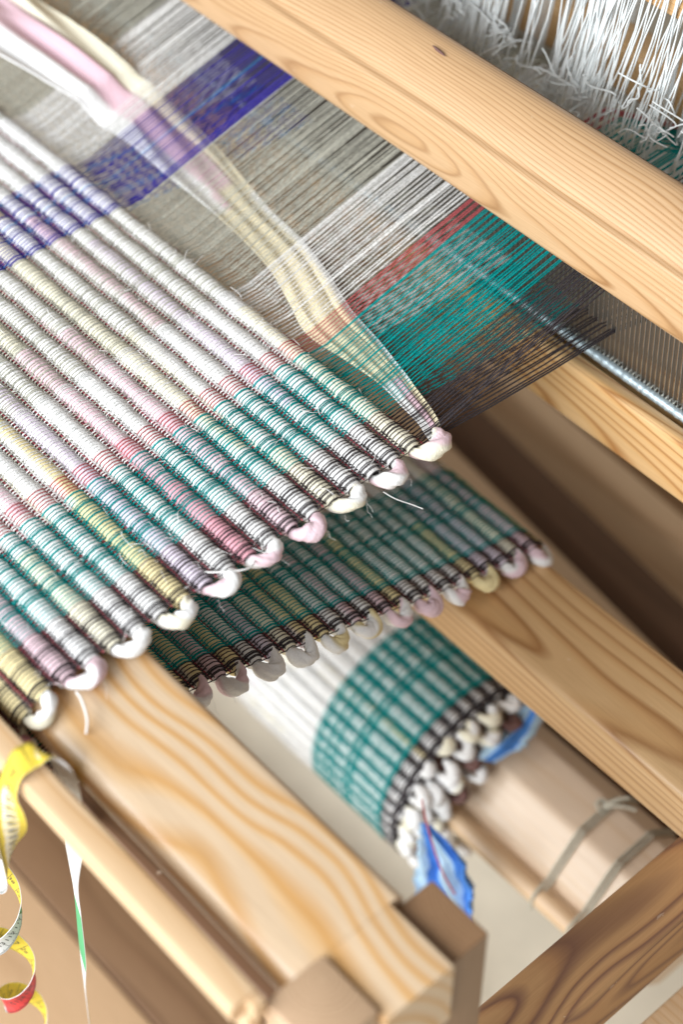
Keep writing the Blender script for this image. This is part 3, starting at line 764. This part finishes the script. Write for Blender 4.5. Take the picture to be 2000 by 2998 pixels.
# knotted tails half way up
tl = []
for k in range(12):
    x0 = -0.015 - k * 0.030 + r1.normal(0, 0.008); z0 = 0.088 + r1.normal(0, 0.012)
    for q in range(int(r1.integers(3, 11))):
        d = np.array((r1.normal(-0.5, 0.8), r1.normal(-0.2, 0.4), r1.normal(0.1, 0.45))); d /= np.linalg.norm(d)
        L = 0.010 + 0.014 * r1.random(); u = np.linspace(0, 1, 8)[:, None]
        P = np.array((x0 + r1.normal(0, .007), 0.247 + r1.normal(0, .003), z0 + r1.normal(0, .006))) + d * L * u + r1.normal(0, 0.007, 3) * (u * u) + r1.normal(0, 0.004, 3) * np.sin(u * 5)
        tl.append(tube_geo(P, 0.00062, 5))
V, F = join_geo(tl); obj('cord_tail', mesh_np('cord_tail', V, F, M['heddle']), h1, kind='stuff')
# lower bar glimpsed between the strings
lb = rounded([(0.318, 0.030), (0.352, 0.030), (0.352, 0.074), (0.318, 0.074)], [0.012] * 4, 5)
o = obj('lower_bar', smooth_bev(prism_x(lb, -1.3, 0.15, M['shaft'], 0, 'lower_bar'))); tag(o, 'rounded orange pine bar glimpsed between the white heddle strings', 'bar')

# ------------------------------------------------------------ cloth beam, rod, cords, blue rag
BC = (0.083, -0.455)
oct_ = [(BC[0] + 0.0545 * math.cos(math.radians(a)), BC[1] + 0.0545 * math.sin(math.radians(a))) for a in np.arange(22.5, 360, 45)]
cb_ = obj('cloth_beam', smooth_bev(prism_x(rounded(oct_, [0.004] * 8, 3), -0.62, 0.205, M['cbeam'], 0, 'cloth_beam'))); tag(cb_, 'eight sided pale pine cloth beam carrying the wound rug', 'beam')
ROD = (0.0190, -0.4465)
xs = np.linspace(-0.016, 0.205, 30)
rod = obj('tie_rod', mesh_np('tie_rod', *tube_geo(np.stack([xs, np.full(30, ROD[0]), np.full(30, ROD[1])], 1), 0.0086, 20), M['rod'])); tag(rod, 'round pale wooden rod lying along the cloth beam', 'rod')
def cord(x0, x1, label, r=0.0015, tail=True):
    pts = []
    hullp = [(ROD[0] - 0.0095, ROD[1] - 0.007), (ROD[0] - 0.0075, ROD[1] + 0.0065), (ROD[0] + 0.002, ROD[1] + 0.0110), (0.0300, -0.4345), (0.0365, -0.4285), (0.0610, -0.4030), (0.0700, -0.4020), (0.0960, -0.4020), (0.1060, -0.4040), (0.1340, -0.4320)]
    for i, (y, z) in enumerate(hullp):
        u = i / (len(hullp) - 1); pts.append((x0 + (x1 - x0) * u, y, z))
    G = [tube_geo(catmull(pts, 5), r, 6)]
    P2 = np.array(pts); P2[:, 0] += 0.0042; G.append(tube_geo(catmull(P2[2:], 5), r, 6))
    if tail:
        kx = x0 + (x1 - x0) * .9
        for d in ((0.022, 0.014, 0.006), (0.012, 0.016, 0.010)):
            P = np.array((kx, 0.092, -0.4010)) + np.array(d)[None] * np.linspace(0, 1, 6)[:, None] + np.array((0, 0, 0.004)) * np.sin(np.linspace(0, 3, 6))[:, None]
            G.append(tube_geo(P, r * 1.1, 6))
        th_ = np.linspace(0, 2 * np.pi * 1.6, 22)
        P = np.stack([kx + 0.005 * np.cos(th_), 0.0920 + 0.004 * np.sin(th_), -0.4005 + 0.0035 * np.sin(th_ * .7)], 1); G.append(tube_geo(P, r, 6))
    V, F = join_geo(G); o = obj('cord', mesh_np('cord', V, F, M['cord'])); tag(o, label, 'cord', 'cords tied round the cloth beam')
cord(0.108, 0.100, 'knotted grey cord tying the rod to the cloth beam, with a loose tail')
cord(0.146, 0.140, 'plain grey cord round rod and cloth beam, next to the side rail', tail=False)
cord(0.166, 0.162, 'grey cord half hidden by the dark side rail', tail=False)

def rag_blob(name, pts, widths, label, mats, seed, folds=3):
    r = np.random.default_rng(seed); Q = catmull(np.array(pts, float), 8); n = len(Q); m = 25
    W_ = np.interp(np.linspace(0, 1, n), np.linspace(0, 1, len(widths)), widths)
    V = np.zeros((n, m, 3)); v = np.linspace(-.5, .5, m)
    e1, e2 = r.normal(0, .05, (2, n))
    for i in range(n):
        fo = (np.sin(v * folds * 6.28 + i * .09) * 0.20 + np.sin(v * folds * 15 - i * .21 + seed) * 0.09 + np.sin(v * 5 + i * .5) * 0.06 + 0.03 * np.sin(v * 40 + i)) * W_[i]
        V[i, :, 0] = Q[i, 0] + (v + np.where(v > 0, e1[i], e2[i]) * np.abs(v) * 2) * W_[i] * 0.85; V[i, :, 1] = Q[i, 1] + v * W_[i] * 0.5 - fo * .6; V[i, :, 2] = Q[i, 2] + fo * .5
    a = V.reshape(-1, 3); b_ = a + np.array((0, 0.0012, -0.0008)); nn = n * m
    F = np.concatenate([grid_faces(n, m, False), grid_faces(n, m, False)[:, ::-1] + nn])
    mi = np.zeros((n - 1, m - 1), int)
    for j in range(m - 1): mi[:, j] = 1 if math.sin((v[j]) * folds * 6.28 + .6) > .45 else 0
    o = obj(name, mesh_np(name, np.concatenate([a, b_]), F, mats, mat_idx=np.concatenate([mi.ravel()] * 2))); tag(o, label, 'rag', 'blue rags at the cloth roll'); return o
rag_blob('blue_rag', [(0.030, -0.036, -0.375), (0.050, -0.036, -0.395), (0.0575, -0.036, -0.425), (0.066, -0.036, -0.465), (0.076, -0.036, -0.52)], [0.008, 0.034, 0.050, 0.040, 0.018], 'crumpled blue cloth rag hanging below the cloth roll', [M['blue'], M['lblue']], 3, 2)
rag_blob('blue_rag', [(0.006, 0.112, -0.372), (0.012, 0.092, -0.378), (0.016, 0.066, -0.380), (0.014, 0.044, -0.384)], [0.010, 0.022, 0.026, 0.016], 'small pale blue cloth end poking out over the cloth beam', [M['lblue'], M['blue']], 4, 1)
P = catmull([(0.030, -0.040, -0.338), (0.048, -0.052, -0.338), (0.068, -0.055, -0.372), (0.082, -0.052, -0.396)], 6)
o = obj('pink_thread', mesh_np('pink_thread', *tube_geo(P, 0.0008, 6), M['t_red'])); tag(o, 'loose pink thread hanging in front of the blue rag', 'thread')

# ------------------------------------------------------------ measuring tape
tape = empty('measuring_tape', 'white and yellow measuring tape draped over the front bar and curling down', 'measuring tape', (0, -0.345, 0))
TW = 0.0180
# centre line and width direction
E_ = (-0.75, 0.66, 0)
ctrlP = [(-0.0125, -0.327, -0.40), (-0.0063, -0.327, -0.314), (0.0001, -0.327, -0.264), (0.006, -0.327, -0.200), (0.0085, -0.327, -0.158), (0.0170, -0.327, -0.105), (0.027, -0.3290, -0.045), (0.0290, -0.3325, -0.012), (0.0265, -0.3390, 0.0040), (0.0240, -0.3470, 0.0068), (0.0230, -0.3560, 0.0045), (0.0235, -0.3640, -0.008), (0.0220, -0.3660, -0.032), (0.0160, -0.3650, -0.066), (0.0050, -0.364, -0.102), (-0.010, -0.364, -0.140), (-0.030, -0.366, -0.172)]
def wang(d, z=0.0): return (math.cos(math.radians(d)), math.sin(math.radians(d)), z)
ctrlW = [tuple(-np.array(q)) for q in [(-0.86, 0.52, 0), (-0.88, 0.48, 0), (-0.93, 0.36, 0.0), (-0.92, 0.38, 0.0), (-0.95, 0.30, 0.0), (-0.97, -0.10, 0.0), (-0.97, -0.22, 0), (-0.95, -0.28, 0), (-0.93, -0.36, 0), (-0.92, -0.38, 0)]] + [wang(-15), wang(-4), wang(34), wang(76), wang(120, .10), wang(150, .9), wang(165, 4)]
NPRE = len(ctrlP)
hx, hy = -0.050, -0.362
A0 = 205.0
for i in range(0, 34):
    a = math.radians(A0 - 30 * i)
    R = max(0.0125, 0.0215 - 0.0075 * i / 12)
    ctrlP.append((hx + min(0.014, 0.011 * i / 12) + R * math.cos(a), hy + R * math.sin(a), -0.197 - i * 0.0061))
    ctrlW.append((0.10 * math.cos(a), 0.10 * math.sin(a), 0.99))
CP = catmull(ctrlP, 8); CW = catmull(ctrlW, 8); CW /= np.linalg.norm(CW, axis=1)[:, None]
TT = np.gradient(CP, axis=0); TT /= np.linalg.norm(TT, axis=1)[:, None]
CW -= TT * (CW * TT).sum(1)[:, None]; CW /= np.linalg.norm(CW, axis=1)[:, None]
CN = np.cross(TT, CW)
TS = np.concatenate([[0], np.cumsum(np.linalg.norm(np.diff(CP, axis=0), axis=1))])
n = len(CP); hwid = TW / 2
Vt = np.concatenate([np.stack([CP - CW * hwid + CN * 0.0002, CP + CW * hwid + CN * 0.0002, CP + CW * hwid - CN * 0.0002, CP - CW * hwid - CN * 0.0002], 1).reshape(-1, 3)])
Ft, mi = [], []
s_coil = TS[NPRE * 8]; s112 = TS[int((NPRE + (A0 - 8) / 30) * 8)]
for i in range(n - 1):
    for j in range(4):
        Ft.append((i * 4 + j, i * 4 + (j + 1) % 4, (i + 1) * 4 + (j + 1) % 4, (i + 1) * 4 + j))
        s = TS[i]
        side = 0
        if j == 0: side = 0            # +CN side
        elif j == 2: side = 1          # -CN side
        over = 0.30 < s < s_coil - 0.085
        if j in (1, 3): mi.append(0)
        else:
            c = s - s112; outer = 0
            if -0.040 < c < -0.012: outer = 3
            elif 0.072 < c < 0.150: outer = 2
            elif 0.115 < s < 0.20: outer = 3
            mi.append((side, outer))
# which side of the ribbon faces outward on the coil
ic = (NPRE + 8) * 8
outw = CP[ic] - np.array((hx + 0.005, hy, CP[ic, 2]))
sgn = 0 if np.dot(outw, CN[ic]) > 0 else 1
mi = [m_ if isinstance(m_, int) else (m_[1] if m_[0] == sgn else 1) for m_ in mi]
obj('tape_band', mesh_np('tape_band', Vt, np.array(Ft), [M['twhite'], M['tyellow'], M['tred'], M['tgreen']], smooth=False, mat_idx=mi), tape)
def tape_pt(s, v, off, flip=1):
    p = np.array([np.interp(s, TS, CP[:, k]) for k in range(3)]); wv2 = np.array([np.interp(s, TS, CW[:, k]) for k in range(3)]); nv = np.array([np.interp(s, TS, CN[:, k]) for k in range(3)])
    return p + wv2 * v + nv * off
osgn = 1 if sgn == 0 else -1
tk = []
for q in range(0, int((TS[-1] - 0.28) / 0.001)):
    s = 0.28 + q * 0.001
    for side in (osgn, -osgn):
        L = 0.0065 if q % 10 == 0 else (0.0035 if q % 5 == 0 else 0.0022)
        hw2 = 0.00016
        lohi = ((-hwid + 0.0002, -hwid + L), ) if q % 10 else ((-hwid + 0.0002, hwid - 0.0006), )
        for lo_, hi_ in lohi:
            Vq = np.array([tape_pt(s - hw2, lo_, side * 0.00034), tape_pt(s + hw2, lo_, side * 0.00034), tape_pt(s + hw2, hi_, side * 0.00034), tape_pt(s - hw2, hi_, side * 0.00034)])
            tk.append((Vq, np.array([[0, 1, 2, 3]])))
V, F = join_geo(tk); obj('tick_scale', mesh_np('tick_scale', V, F, M['ink'], False), tape, kind='stuff')
def numeral(txt, s, side, size=0.0072):
    cu = bpy.data.curves.new('numeral', 'FONT'); cu.body = txt; cu.size = size; cu.align_x = 'CENTER'; cu.align_y = 'CENTER'; cu.shear = 0.15; cu.resolution_u = 3
    t_o = bpy.data.objects.new('tmp', cu); COL.objects.link(t_o); bpy.context.view_layer.update()
    me = bpy.data.meshes.new_from_object(t_o.evaluated_get(bpy.context.evaluated_depsgraph_get()))
    bpy.data.objects.remove(t_o); bpy.data.curves.remove(cu)
    for v in me.vertices:
        u, h = v.co.x, v.co.y
        q = tape_pt(s + (u * 0.85) * NDIR, h + 0.0005, side * 0.00036)
        v.co = q
    me.materials.clear(); me.materials.append(M['ink'])
    obj('numeral', me, tape)
NDIR = 1 if np.dot(np.cross(TT[ic], CW[ic]), outw) > 0 else -1
for q in range(-32, 22):
    s = s112 + q * 0.010 + 0.005
    if s > TS[-1] - 0.01: break
    if q > -8: numeral(str(112 + q), s, osgn)
    NDIR = -NDIR; numeral(str(34 - q), s, -osgn); NDIR = -NDIR
